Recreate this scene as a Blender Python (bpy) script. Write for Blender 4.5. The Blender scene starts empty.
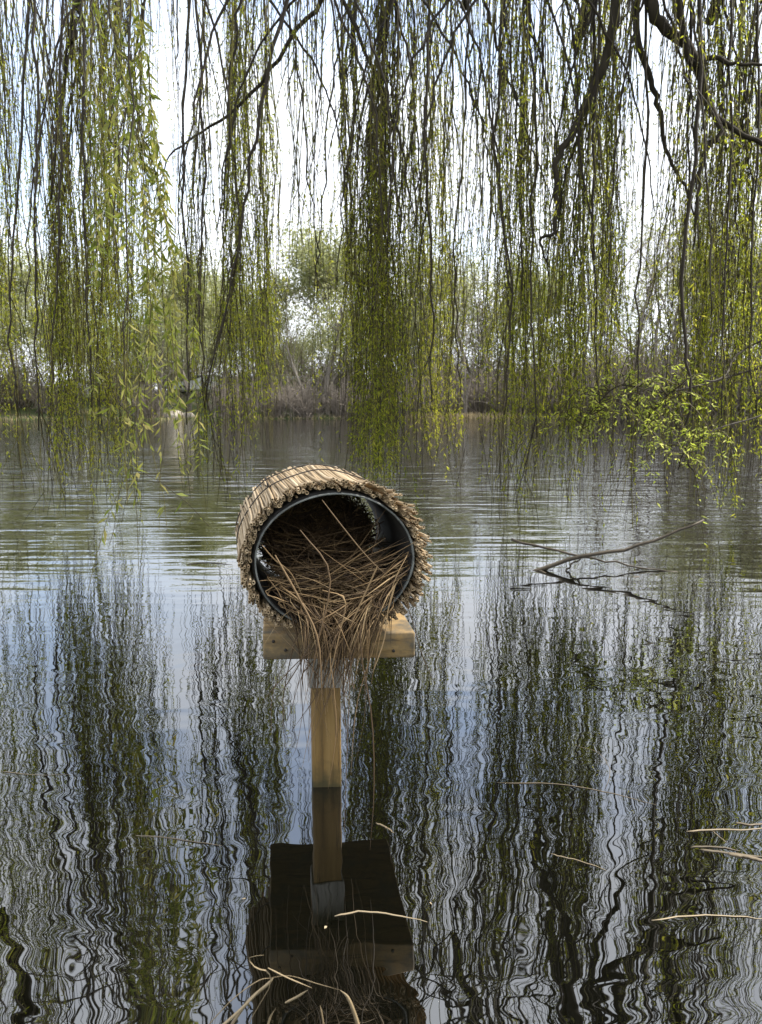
import bpy, math, random
import numpy as np
random.seed(11); rng = np.random.default_rng(11)
S = bpy.context.scene
COL = S.collection
R = math.radians
W, HH, F = 762, 1024, 748.0
CAMH, PITCH = 0.823, R(8.1)
CP, SP = math.cos(PITCH), math.sin(PITCH)

def at(px, py, zc):
    """pixel of the photograph + distance along the view axis -> world point"""
    u, v = (px-381)/F, (512-py)/F
    return np.array([u*zc, zc*(CP+v*SP), CAMH+zc*(-SP+v*CP)])
def on_water(px, py, z=0.0):
    v = (512-py)/F
    return at(px, py, (z-CAMH)/(-SP+v*CP))

# ------------------------------------------------------------------ materials
def new_mat(name):
    m = bpy.data.materials.new(name); m.use_nodes = True
    nt = m.node_tree; nt.nodes.clear()
    return m, nt, nt.nodes, nt.links
def ramp(N, stops):
    r = N.new('ShaderNodeValToRGB'); e = r.color_ramp.elements
    e[0].position, e[0].color = stops[0][0], (*stops[0][1], 1)
    e[1].position, e[1].color = stops[-1][0], (*stops[-1][1], 1)
    for p, c in stops[1:-1]:
        q = e.new(p); q.color = (*c, 1)
    return r
def mat_basic(name, stops, rough=.8, scale=(20, 20, 20), tint=.0, bump=.0, detail=6, spec=.3, bdist=.002):
    """noise-driven colour over object coordinates, shifted by the mesh's own 'tint' attribute"""
    m, nt, N, L = new_mat(name)
    out = N.new('ShaderNodeOutputMaterial'); b = N.new('ShaderNodeBsdfPrincipled')
    L.new(b.outputs[0], out.inputs[0])
    tc = N.new('ShaderNodeTexCoord'); mp = N.new('ShaderNodeMapping'); mp.inputs['Scale'].default_value = scale
    L.new(tc.outputs['Object'], mp.inputs[0])
    nz = N.new('ShaderNodeTexNoise'); nz.inputs['Scale'].default_value = 1; nz.inputs['Detail'].default_value = detail
    nz.inputs['Roughness'].default_value = .62
    L.new(mp.outputs[0], nz.inputs['Vector'])
    r = ramp(N, stops)
    if tint > 0:
        a = N.new('ShaderNodeAttribute'); a.attribute_name = 'tint'
        mx = N.new('ShaderNodeMix'); mx.inputs[0].default_value = tint
        L.new(nz.outputs['Fac'], mx.inputs[2]); L.new(a.outputs['Fac'], mx.inputs[3]); L.new(mx.outputs[0], r.inputs[0])
    else:
        L.new(nz.outputs['Fac'], r.inputs[0])
    L.new(r.outputs[0], b.inputs['Base Color'])
    b.inputs['Roughness'].default_value = rough; b.inputs['Specular IOR Level'].default_value = spec
    if bump:
        bp = N.new('ShaderNodeBump'); bp.inputs['Strength'].default_value = bump; bp.inputs['Distance'].default_value = bdist
        L.new(nz.outputs['Fac'], bp.inputs['Height']); L.new(bp.outputs[0], b.inputs['Normal'])
    return m
def mat_leaf(name, stops, trans=.45):
    m, nt, N, L = new_mat(name)
    out = N.new('ShaderNodeOutputMaterial'); mx = N.new('ShaderNodeMixShader'); mx.inputs[0].default_value = trans
    d = N.new('ShaderNodeBsdfPrincipled'); d.inputs['Roughness'].default_value = .5; d.inputs['Specular IOR Level'].default_value = .3
    t = N.new('ShaderNodeBsdfTranslucent')
    a = N.new('ShaderNodeAttribute'); a.attribute_name = 'tint'; r = ramp(N, stops)
    L.new(a.outputs['Fac'], r.inputs[0]); L.new(r.outputs[0], d.inputs['Base Color']); L.new(r.outputs[0], t.inputs['Color'])
    L.new(d.outputs[0], mx.inputs[1]); L.new(t.outputs[0], mx.inputs[2]); L.new(mx.outputs[0], out.inputs[0])
    return m
M = {}
M['bark'] = mat_basic('willow_bark', [(.3, (.016, .013, .008)), (.7, (.048, .038, .024))], .9, (22, 22, 5), bump=.6, bdist=.006)
M['twig'] = mat_basic('willow_twig', [(.15, (.018, .012, .006)), (.5, (.050, .040, .012)), (.85, (.15, .135, .028))], .7, (3, 3, 3), tint=.8)
M['leaf'] = mat_leaf('willow_leaf', [(0, (.18, .24, .016)), (.5, (.40, .44, .032)), (1, (.60, .56, .08))], .66)
M['leaf_bright'] = mat_leaf('sunlit_leaf', [(0, (.28, .38, .03)), (.5, (.50, .58, .08)), (1, (.70, .70, .24))], .65)  # brighter copy of the willow leaf, sunlight put into its colour
M['leaf_near'] = mat_leaf('near_leaf', [(0, (.12, .16, .022)), (.5, (.25, .29, .045)), (1, (.48, .42, .14))], .55)
M['far_leaf'] = mat_leaf('far_leaf', [(0, (.22, .24, .10)), (.5, (.32, .34, .15)), (1, (.44, .44, .23))], .6)  # paled and greyed, distance haze put into the leaf colour
M['far_bark'] = mat_basic('far_bark', [(.3, (.16, .14, .115)), (.7, (.28, .25, .21))], .9, (2, 2, .6))
M['shrub_twig'] = mat_basic('shrub_twig', [(.2, (.16, .135, .11)), (.8, (.29, .25, .205))], .9, (2, 2, 2), tint=.5)
M['bare_twig'] = mat_basic('bare_twig', [(.2, (.09, .07, .055)), (.8, (.19, .15, .12))], .9, (2, 2, 2), tint=.5)
M['reed'] = mat_basic('thatch_reed', [(.1, (.15, .10, .052)), (.45, (.35, .26, .155)), (.9, (.55, .44, .30))], .65, (40, 8, 40), tint=.6, bump=.2)
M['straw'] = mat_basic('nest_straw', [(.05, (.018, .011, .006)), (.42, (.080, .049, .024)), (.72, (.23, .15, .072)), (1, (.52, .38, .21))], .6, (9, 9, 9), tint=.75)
M['pine'] = mat_basic('board_wood', [(.25, (.12, .075, .030)), (.5, (.26, .172, .072)), (.75, (.37, .262, .125))], .7, (5, 26, 60), bump=.35)
M['post'] = mat_basic('post_wood', [(.25, (.085, .050, .016)), (.5, (.19, .118, .038)), (.75, (.28, .185, .07))], .65, (60, 60, 4), bump=.35)
M['sleeve'] = mat_basic('weathered_sleeve', [(.25, (.22, .21, .19)), (.7, (.44, .43, .40))], .75, (70, 70, 5), bump=.4)
M['liner'] = mat_basic('liner_plastic', [(.3, (.010, .009, .008)), (.7, (.028, .025, .022))], .6, (12, 12, 12))  # near black: shade inside the tube put into the liner colour
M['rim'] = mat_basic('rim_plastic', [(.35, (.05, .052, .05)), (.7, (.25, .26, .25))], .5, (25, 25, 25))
M['wire'] = mat_basic('binding_wire', [(.3, (.02, .018, .016)), (.7, (.05, .042, .036))], .6, (60, 60, 60))
M['stick'] = mat_basic('wet_stick', [(.3, (.03, .024, .017)), (.7, (.085, .068, .045))], .6, (30, 30, 30))
M['dry'] = mat_basic('dry_reed', [(.1, (.08, .062, .038)), (.5, (.20, .15, .085)), (.9, (.38, .31, .20))], .6, (14, 14, 14), tint=.6)
M['wet'] = mat_basic('wet_reed', [(.1, (.05, .042, .03)), (.5, (.14, .11, .07)), (.9, (.34, .27, .17))], .5, (18, 18, 18), tint=.7)
M['stone'] = mat_basic('bank_stone', [(.3, (.22, .19, .15)), (.7, (.42, .38, .31))], .9, (2, 2, 2), bump=.5, bdist=.05)
M['ground'] = mat_basic('bank_ground', [(.3, (.035, .055, .014)), (.5, (.06, .08, .024)), (.7, (.11, .09, .05))], .95, (.35, .35, .35), bump=.4, bdist=.1)
M['fringe'] = mat_basic('shore_reeds', [(.1, (.22, .17, .09)), (.9, (.50, .41, .24))], .8, (3, 3, 3), tint=.7)
M['car_white'] = mat_basic('car_paint_white', [(.3, (.68, .70, .71)), (.7, (.78, .79, .80))], .25, (2, 2, 2), spec=.5)
M['car_silver'] = mat_basic('car_paint_silver', [(.3, (.40, .42, .44)), (.7, (.5, .52, .54))], .25, (2, 2, 2), spec=.5)
M['glass'] = mat_basic('car_glass', [(.3, (.015, .018, .02)), (.7, (.03, .034, .038))], .08, (2, 2, 2), spec=.6)
M['tyre'] = mat_basic('tyre_rubber', [(.3, (.015, .015, .015)), (.7, (.03, .03, .03))], .8, (9, 9, 9))
M['hub'] = mat_basic('wheel_hub', [(.3, (.3, .3, .31)), (.7, (.45, .45, .46))], .4, (9, 9, 9))
M['lamp'] = mat_basic('headlight_lens', [(.3, (.5, .5, .5)), (.7, (.7, .7, .7))], .15, (9, 9, 9))
M['wall'] = mat_basic('shed_wall', [(.3, (.20, .18, .15)), (.7, (.30, .27, .23))], .9, (1, 1, 3))
M['roof'] = mat_basic('shed_roof', [(.3, (.62, .63, .64)), (.7, (.75, .76, .77))], .6, (1, 1, 1))
M['door'] = mat_basic('shed_door', [(.3, (.09, .10, .09)), (.7, (.15, .16, .15))], .7, (3, 3, 1))

# water ---------------------------------------------------------------------
def mat_water():
    m, nt, N, L = new_mat('pond_water')
    out = N.new('ShaderNodeOutputMaterial'); b = N.new('ShaderNodeBsdfPrincipled'); L.new(b.outputs[0], out.inputs[0])
    b.inputs['Base Color'].default_value = (.0022, .0022, .0014, 1)
    b.inputs['Roughness'].default_value = .0; b.inputs['IOR'].default_value = 2.4
    tc = N.new('ShaderNodeTexCoord')
    def layer(sx, sy, dist, det, rot=0, off=0):
        mp = N.new('ShaderNodeMapping'); mp.inputs['Scale'].default_value = (sx, sy, 1); mp.inputs['Rotation'].default_value = (0, 0, rot)
        mp.inputs['Location'].default_value = (off, off*.7, 0)
        L.new(tc.outputs['Object'], mp.inputs[0])
        nz = N.new('ShaderNodeTexNoise'); nz.noise_dimensions = '2D'; nz.inputs['Scale'].default_value = 1; nz.inputs['Detail'].default_value = det
        nz.inputs['Roughness'].default_value = .35; nz.inputs['Distortion'].default_value = .6
        L.new(mp.outputs[0], nz.inputs['Vector'])
        mm = N.new('ShaderNodeMath'); mm.operation = 'MULTIPLY'; mm.inputs[1].default_value = dist
        L.new(nz.outputs['Fac'], mm.inputs[0]); return mm
    sep = N.new('ShaderNodeSeparateXYZ'); L.new(tc.outputs['Object'], sep.inputs[0])
    mr = N.new('ShaderNodeMapRange'); mr.interpolation_type = 'SMOOTHSTEP'; L.new(sep.outputs['Y'], mr.inputs['Value'])
    for k_, v_ in (('From Min', 1.9), ('From Max', 9.0), ('To Min', .8), ('To Max', 8.0)): mr.inputs[k_].default_value = v_
    ls = [layer(8.5, 13, .00056, .5, .12), layer(2.6, 4.6, .0007, .3, -.2, 7), layer(.8, 8.0, .0010, 1.5, .05, 3)]
    wm = N.new('ShaderNodeMath'); wm.operation = 'MULTIPLY'; L.new(ls[2].outputs[0], wm.inputs[0]); L.new(mr.outputs[0], wm.inputs[1]); ls[2] = wm
    wn = N.new('ShaderNodeMath'); wn.operation = 'MULTIPLY'; L.new(ls[1].outputs[0], wn.inputs[0]); L.new(mr.outputs[0], wn.inputs[1]); ls[1] = wn
    s = ls[0]
    for q in ls[1:]:
        ad = N.new('ShaderNodeMath'); ad.operation = 'ADD'; L.new(s.outputs[0], ad.inputs[0]); L.new(q.outputs[0], ad.inputs[1]); s = ad
    bp = N.new('ShaderNodeBump'); bp.inputs['Strength'].default_value = 1; bp.inputs['Distance'].default_value = 1.0
    L.new(s.outputs[0], bp.inputs['Height']); L.new(bp.outputs[0], b.inputs['Normal'])
    return m
M['water'] = mat_water()
def stain(m, z0, z1, col, amt):
    """wet, algae-grown foot of the post: a ragged stain above the waterline"""
    nt = m.node_tree; N, L = nt.nodes, nt.links
    b = next(n for n in N if n.type == 'BSDF_PRINCIPLED'); src = b.inputs['Base Color'].links[0].from_socket
    tc = N.new('ShaderNodeTexCoord'); sp = N.new('ShaderNodeSeparateXYZ'); L.new(tc.outputs['Object'], sp.inputs[0])
    nz = N.new('ShaderNodeTexNoise'); nz.inputs['Scale'].default_value = 45; nz.inputs['Detail'].default_value = 5; L.new(tc.outputs['Object'], nz.inputs['Vector'])
    ad = N.new('ShaderNodeMath'); ad.operation = 'MULTIPLY_ADD'; ad.inputs[1].default_value = .09; L.new(nz.outputs['Fac'], ad.inputs[0]); L.new(sp.outputs['Z'], ad.inputs[2])
    mr = N.new('ShaderNodeMapRange'); L.new(ad.outputs[0], mr.inputs['Value'])
    for k_, v_ in (('From Min', z0), ('From Max', z1), ('To Min', amt), ('To Max', 0)): mr.inputs[k_].default_value = v_
    mx = N.new('ShaderNodeMix'); mx.data_type = 'RGBA'; L.new(mr.outputs[0], mx.inputs[0]); L.new(src, mx.inputs[6]); mx.inputs[7].default_value = (*col, 1); L.new(mx.outputs[2], b.inputs['Base Color'])
stain(M['post'], .05, .105, (.035, .034, .014), .85)
def streaks(m, sc, col, lo, hi):
    """dark drying cracks and grime along the grain"""
    nt = m.node_tree; N, L = nt.nodes, nt.links
    b = next(n for n in N if n.type == 'BSDF_PRINCIPLED'); src = b.inputs['Base Color'].links[0].from_socket
    tc = N.new('ShaderNodeTexCoord'); mp = N.new('ShaderNodeMapping'); mp.inputs['Scale'].default_value = sc; L.new(tc.outputs['Object'], mp.inputs[0])
    nz = N.new('ShaderNodeTexNoise'); nz.inputs['Scale'].default_value = 1; nz.inputs['Detail'].default_value = 8; nz.inputs['Roughness'].default_value = .7; L.new(mp.outputs[0], nz.inputs['Vector'])
    r = ramp(N, [(lo, (1, 1, 1)), (hi, (0, 0, 0))]); L.new(nz.outputs['Fac'], r.inputs[0])
    mx = N.new('ShaderNodeMix'); mx.data_type = 'RGBA'; L.new(r.outputs[0], mx.inputs[0]); L.new(src, mx.inputs[6]); mx.inputs[7].default_value = (*col, 1); L.new(mx.outputs[2], b.inputs['Base Color'])
streaks(M['post'], (130, 130, 6), (.03, .02, .01), .36, .44)
streaks(M['pine'], (7, 60, 110), (.045, .03, .016), .37, .46)
streaks(M['pine'], (14, 14, 14), (.10, .085, .06), .38, .56)
streaks(M['sleeve'], (120, 120, 8), (.08, .075, .065), .38, .48)

# ------------------------------------------------------------------ mesh builder
class MB:
    def __init__(s): s.v = []; s.f = []; s.t = []; s.n = 0; s.mi = []
    def add(s, v, f, t=.5, mi=0):
        v = np.asarray(v, float).reshape(-1, 3)
        tt = np.full(len(v), t) if np.isscalar(t) else np.asarray(t, float)
        s.v.append(v); s.t.append(tt); f = [np.asarray(q)+s.n for q in f]
        s.f.append(f); s.mi.append(mi); s.n += len(v)
    def tube(s, pts, rad, k=5, t=.5, cap=True):
        pts = np.asarray(pts, float); n = len(pts); rad = np.broadcast_to(np.asarray(rad, float), (n,))
        tan = np.gradient(pts, axis=0); tan /= np.linalg.norm(tan, axis=1, keepdims=True)+1e-12
        mean = np.abs(tan.mean(0)); ref = np.eye(3)[int(np.argmin(mean))]
        u = np.cross(tan, ref); u /= np.linalg.norm(u, axis=1, keepdims=True)+1e-12
        w = np.cross(tan, u)
        a = np.arange(k)*2*np.pi/k
        v = pts[:, None, :]+rad[:, None, None]*(np.cos(a)[None, :, None]*u[:, None, :]+np.sin(a)[None, :, None]*w[:, None, :])
        i = np.arange(n-1)[:, None]*k; j = np.arange(k)[None, :]; j2 = (j+1) % k
        q = np.stack([i+j, i+j2, i+k+j2, i+k+j], -1).reshape(-1, 4)
        f = [q]
        if cap and k > 3: f += [np.arange(k)[None, ::-1], ((n-1)*k+np.arange(k))[None, :]]
        s.add(v.reshape(-1, 3), f, t)
    def leaves(s, p, d, ln, wd, t):
        """lance-shaped leaves: base points p, directions d, lengths, widths"""
        n = len(p); d = d/(np.linalg.norm(d, axis=1, keepdims=True)+1e-9)
        side = np.cross(d, rng.normal(size=(n, 3))); side /= np.linalg.norm(side, axis=1, keepdims=True)+1e-9
        nor = np.cross(d, side)
        ln = ln[:, None]; wd = wd[:, None]
        v = np.stack([p, p+d*ln*.42+side*wd*.5+nor*wd*.15, p+d*ln+nor*ln*-.1, p+d*ln*.42-side*wd*.5+nor*wd*.15], 1).reshape(-1, 3)
        i = np.arange(n)[:, None]*4
        s.add(v, [i+np.array([[0, 1, 2, 3]])], np.repeat(t, 4))
    def box(s, lo, hi, t=.5, M3=None, o=(0, 0, 0)):
        x0, y0, z0 = lo; x1, y1, z1 = hi
        v = np.array([[x0, y0, z0], [x1, y0, z0], [x1, y1, z0], [x0, y1, z0], [x0, y0, z1], [x1, y0, z1], [x1, y1, z1], [x0, y1, z1]], float)
        if M3 is not None: v = v@np.asarray(M3).T
        v = v+np.asarray(o)
        s.add(v, [np.array([[0, 3, 2, 1], [4, 5, 6, 7], [0, 1, 5, 4], [1, 2, 6, 5], [2, 3, 7, 6], [3, 0, 4, 7]])], t)
    def build(s, name, mat, parent=None, origin=None, smooth=False, bevel=0):
        if origin is None:
            origin = np.array(parent['_o']) if parent is not None else np.zeros(3)
        origin = np.asarray(origin, float)
        v = np.concatenate(s.v)-origin; t = np.concatenate(s.t)
        me = bpy.data.meshes.new(name)
        loops, starts, tot = [], [], 0
        for fl in s.f:
            for q in fl:
                k = q.shape[1]; loops.append(q.reshape(-1)); starts.append(tot+np.arange(len(q))*k); tot += q.size
        loops = np.concatenate(loops); starts = np.concatenate(starts)
        me.vertices.add(len(v)); me.vertices.foreach_set('co', v.astype(np.float32).ravel())
        me.loops.add(len(loops)); me.loops.foreach_set('vertex_index', loops.astype(np.int32))
        me.polygons.add(len(starts)); me.polygons.foreach_set('loop_start', starts.astype(np.int32))
        me.update(calc_edges=True); me.validate()
        at_ = me.attributes.new('tint', 'FLOAT', 'POINT'); at_.data.foreach_set('value', t.astype(np.float32))
        if smooth: me.polygons.foreach_set('use_smooth', np.ones(len(starts), bool))
        me.materials.append(mat)
        o = bpy.data.objects.new(name, me); COL.objects.link(o)
        if parent is not None: o.parent = parent
        else: o.location = origin
        o['_o'] = [float(x) for x in origin]
        if bevel:
            bv = o.modifiers.new('bevel', 'BEVEL'); bv.width = bevel; bv.segments = 2; bv.limit_method = 'ANGLE'
        return o
def tag(o, label=None, cat=None, group=None, kind=None):
    for k, v in (('label', label), ('category', cat), ('group', group), ('kind', kind)):
        if v: o[k] = v
    return o
def empty(name, loc, label, cat, group=None, kind=None):
    o = bpy.data.objects.new(name, None); COL.objects.link(o); o.location = loc; o.empty_display_size = .1
    o['_o'] = [float(x) for x in loc]
    return tag(o, label, cat, group, kind)
def spline(pts, n):
    """Catmull-Rom through control points"""
    p = np.asarray(pts, float)
    if len(p) == 2: return p[0]+(p[1]-p[0])*np.linspace(0, 1, n)[:, None]
    q = np.vstack([2*p[0]-p[1], p, 2*p[-1]-p[-2]])
    u = np.linspace(0, len(p)-1-1e-9, n); i = u.astype(int); t = (u-i)[:, None]
    a, b, c, d = q[i], q[i+1], q[i+2], q[i+3]
    return .5*(2*b+(c-a)*t+(2*a-5*b+4*c-d)*t**2+(3*b-a-3*c+d)*t**3)

# ------------------------------------------------------------------ ground and water
def far_shore(x):
    xs = np.array([-300, -40, -16, -10, -4, 2, 8, 14, 20, 40, 300.])
    ys = np.array([30, 40, 45, 46, 48, 50, 51, 49, 46, 40, 30.])
    return np.interp(x, xs, ys)
def near_shore(x): return .42+.10*np.sin(x*1.3)+np.clip((np.abs(x)-3)*.1, 0, 3)*-1
def ground_z(x, y):
    fs, ns = far_shore(x), near_shore(x)
    d_in = np.minimum(fs-y, y-ns)
    far = y-fs
    left = np.clip((-x-1)/8, 0, 1)
    zf = np.clip(far/1.2, 0, 1)*.22+np.clip((far-3)/14, 0, 1)*(.4+1.5*left)+.25*np.sin(x*.4)*np.clip(far/10, 0, 1)
    zn = np.clip((ns-y)/.5, 0, 1)*.12+np.clip((ns-y)/4, 0, 1)*.3
    z = np.where(d_in > 0, -np.clip(d_in*.5, 0, .75), np.where(y > fs, zf, zn))
    return z
gx = np.concatenate([np.linspace(-500, -45, 18), np.arange(-42, -6, .8), np.arange(-6, 6, .25), np.arange(6, 42, .8), np.linspace(45, 500, 18)])
gy = np.concatenate([np.linspace(-120, -6, 12), np.arange(-5, 2, .12), np.arange(2, 28, 1.5), np.arange(28, 75, .6), np.linspace(78, 900, 24)])
X, Y = np.meshgrid(gx, gy); Z = ground_z(X, Y)
nx, ny = len(gx), len(gy)
i = (np.arange(ny-1)[:, None]*nx+np.arange(nx-1)[None, :]).reshape(-1, 1)
b = MB(); b.add(np.stack([X, Y, Z], -1).reshape(-1, 3), [i+np.array([[0, 1, nx+1, nx]])])
tag(b.build('ground', M['ground'], smooth=True), kind='structure')
b = MB(); b.add([[-300, -1, 0], [300, -1, 0], [300, 60, 0], [-300, 60, 0]], [np.array([[0, 1, 2, 3]])])
tag(b.build('pond_water', M['water']), kind='structure')

# ------------------------------------------------------------------ nest tube on its post
AX = np.array([-.204, .979, 0.]); AX /= np.linalg.norm(AX)          # tube axis, pointing away
RX = np.array([AX[1], -AX[0], 0.])                                  # to the tube's right
UP = np.array([0, 0, 1.])
MC = np.array([-.089, 1.42, .526]); TL = .37
IA, IB = .1525, .130                                                 # inner half width / half height
def tp(s, a, rx, rz): return MC+AX*s+RX*(rx*math.cos(a))+UP*(rz*math.sin(a))
def loc3(s, x, z): return MC+AX*s+RX*x+UP*z
post_c = np.array([-.117, 1.56])
nest = empty('nest_tube', (post_c[0], post_c[1], 0), 'tube shaped duck nest covered in dry reeds, fixed to a wooden post in the water', 'nest tube')
# liner: thin walled tube, open at both ends
def ring_tube(mb, s0, s1, a0, b0, th, n=72, wob=.0):
    an = np.arange(n)*2*np.pi/n; v = []
    for (s, ex) in ((s0, 0), (s0, th), (s1, th), (s1, 0)):
        for a in an: v.append(tp(s, a, a0+ex+wob*math.sin(3*a+1), b0+ex+wob*math.sin(2*a)))
    j = np.arange(n); j2 = (j+1) % n; f = []
    for r in range(4):
        p, q = r*n, ((r+1) % 4)*n
        f.append(np.stack([p+j, q+j, q+j2, p+j2], -1))
    mb.add(v, f)
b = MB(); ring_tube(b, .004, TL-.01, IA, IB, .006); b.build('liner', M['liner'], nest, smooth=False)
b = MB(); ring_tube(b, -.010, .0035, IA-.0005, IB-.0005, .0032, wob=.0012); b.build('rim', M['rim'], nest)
# reed thatch
b = MB(); K = 7; ka = np.arange(K)*2*np.pi/K
for layer in range(4):
    ra, rb = IA+.010+layer*.0056, IB+.010+layer*.0048
    n = int(2*math.pi*(ra+rb)/2/.0064)
    if layer == 3: n = int(n*.6)
    for q in range(n):
        a = 2*math.pi*(q+random.uniform(-.3, .3))/n
        if math.sin(a) < -.8 and layer > 1: continue
        r = random.uniform(.0020, .0037)
        s0 = random.uniform(-.022, .006)-(.012*max(0, math.cos(a)) if random.random() < .5 else 0)
        s1 = TL+random.uniform(-.015, .03)
        fl = random.uniform(0, .006)+(random.uniform(0, .013) if math.cos(a) > .3 and math.sin(a) > -.7 and layer > 1 else 0)
        tw = random.gauss(0, .03)
        jr = random.uniform(-.002, .003)
        if layer == 3: jr -= .002
        ss = [s0, s0+.05, .13, s1]; fo = [fl, fl*.35, 0, random.uniform(0, .005)]; an = [a+tw*.6+random.gauss(0, .02), a+tw*.3, a, a-tw]
        pts = spline([tp(ss[k], an[k], ra+jr+fo[k], rb+jr+fo[k]) for k in range(4)], 7)
        t = float(np.clip(random.gauss(.48, .26), 0, 1))
        # shell + hollow end, tint darkened inward as shade in the bore
        tan = pts[1]-pts[0]; tan /= np.linalg.norm(tan); u = np.cross(tan, UP); u /= np.linalg.norm(u); w = np.cross(tan, u)
        b.tube(pts, [r*random.uniform(.95, 1.1)]*7, K, t, cap=False)
        cs = np.cos(ka)[:, None]*u+np.sin(ka)[:, None]*w
        o1 = pts[0]+cs*r; o2 = pts[0]+cs*r*.58; o3 = pts[0]+tan*.012+cs*r*.5
        j = np.arange(K); j2 = (j+1) % K
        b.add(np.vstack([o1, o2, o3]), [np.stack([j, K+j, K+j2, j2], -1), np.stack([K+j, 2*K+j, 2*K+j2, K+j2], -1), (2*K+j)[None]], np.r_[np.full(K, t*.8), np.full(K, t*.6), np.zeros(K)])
b.build('reed_cover', M['reed'], nest)
for s in (.19, .33):
    b = MB(); pts = []
    for k in range(81):
        a = 2*math.pi*k/80+math.pi/2
        if math.sin(a) < -.86: ex = .012
        else: ex = .0300+.0015*math.sin(9*a)
        pts.append(tp(s+.006*math.sin(2*a+.5), a, IA+ex, IB+ex))
    b.tube(pts, .0014, 5)
    kn = tp(s, 2.25, IA+.031, IB+.031)
    for k in range(6):
        b.tube([kn+AX*(.004*math.cos(k)), kn+np.array([random.uniform(-.008, .008), random.uniform(-.01, .01), random.uniform(0, .012)])], .0013, 4)
    b.build('binding_wire', M['wire'], nest)
# platform board, in the tube's frame
YB = R(2.5); BA = np.array([-math.sin(R(8)), math.cos(R(8))]); MR = np.array([[math.cos(YB), BA[0], 0], [math.sin(YB), BA[1], 0], [0, 0, 1.]]); BC = MC+np.array([0, .0, 0])
b = MB(); b.box((-.143, .028, -.208), (.162, .43, -.154), M3=MR, o=MC); b.build('platform_board', M['pine'], nest, bevel=.004)
b = MB(); b.box((-.031, .0, -.9), (.031, .062, .0), M3=MR, o=(post_c[0]-.0, post_c[1]-.031, .315)); 
b.v[-1][:, 2] = np.where(b.v[-1][:, 2] < 0, -.7, .232); b.build('post', M['post'], nest, bevel=.003)
b = MB(); b.box((-.036, -.004, .226), (.036, .067, .3165), M3=MR, o=(post_c[0], post_c[1]-.031, 0)); b.build('post_sleeve', M['sleeve'], nest, bevel=.003)

for sx_ in (-.122, -.098, .118):
    c_ = BC+MR@np.array([sx_, .0272, -.181+.012*math.sin(sx_*90)]); b = MB(); b.tube([c_-[0, .0012, 0], c_+[0, .004, 0]], .0032, 10); b.build('screw', M['wire'], nest)

# straw nest inside the tube, spilling over its lip
straw = empty('straw_nest', loc3(.08, 0, -IB+.02), 'tangled brown straw nest filling the reed tube and spilling over its lip', 'nest')
b = MB()
def blade(mb, pts, w, t):
    """flat dry blade with a shallow fold"""
    pts = np.asarray(pts, float); n = len(pts); tan = np.gradient(pts, axis=0); tan /= np.linalg.norm(tan, axis=1, keepdims=True)+1e-9
    ref = rng.normal(size=3); u = np.cross(tan, ref); u /= np.linalg.norm(u, axis=1, keepdims=True)+1e-9; nn = np.cross(tan, u)
    wd = w*np.interp(np.linspace(0, 1, n), [0, .15, .7, 1], [.6, 1, .9, .15])[:, None]
    v = np.stack([pts+u*wd, pts+nn*wd*.5, pts-u*wd, pts-nn*wd*.35], 1).reshape(-1, 3)
    i_ = np.arange(n-1)[:, None]*4; f = []
    for k in range(4):
        k2 = (k+1) % 4; f.append(np.concatenate([i_+k, i_+k2, i_+4+k2, i_+4+k], 1))
    mb.add(v, f, t)
def inside(top):
    while True:
        x, z = random.uniform(-1, 1), random.uniform(-1, top)
        if x*x+z*z < .93: return x*IA, z*IB
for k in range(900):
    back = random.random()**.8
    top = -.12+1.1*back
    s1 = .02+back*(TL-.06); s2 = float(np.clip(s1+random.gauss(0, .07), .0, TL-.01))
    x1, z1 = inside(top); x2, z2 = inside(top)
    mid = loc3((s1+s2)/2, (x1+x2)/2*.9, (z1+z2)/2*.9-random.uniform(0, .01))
    blade(b, spline([loc3(s1, x1, z1), mid, loc3(s2, x2, z2)], 6), random.uniform(.0007, .0019), float(np.clip(random.gauss(.36, .24), 0, 1)))  # lower tint inside the tube, shade put into the straw colour
for k in range(1900):                                                # packed plug closing the far end, tint lowered as inner shade
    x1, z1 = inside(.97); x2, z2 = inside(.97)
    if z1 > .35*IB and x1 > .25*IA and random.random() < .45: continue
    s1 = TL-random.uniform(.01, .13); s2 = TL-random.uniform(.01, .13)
    blade(b, spline([loc3(s1, x1, z1), loc3((s1+s2)/2, (x1+x2)/2+random.gauss(0, .01), (z1+z2)/2), loc3(s2, x2, z2)], 5), random.uniform(.0012, .003), float(np.clip(random.gauss(.32, .2), 0, 1)))
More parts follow.
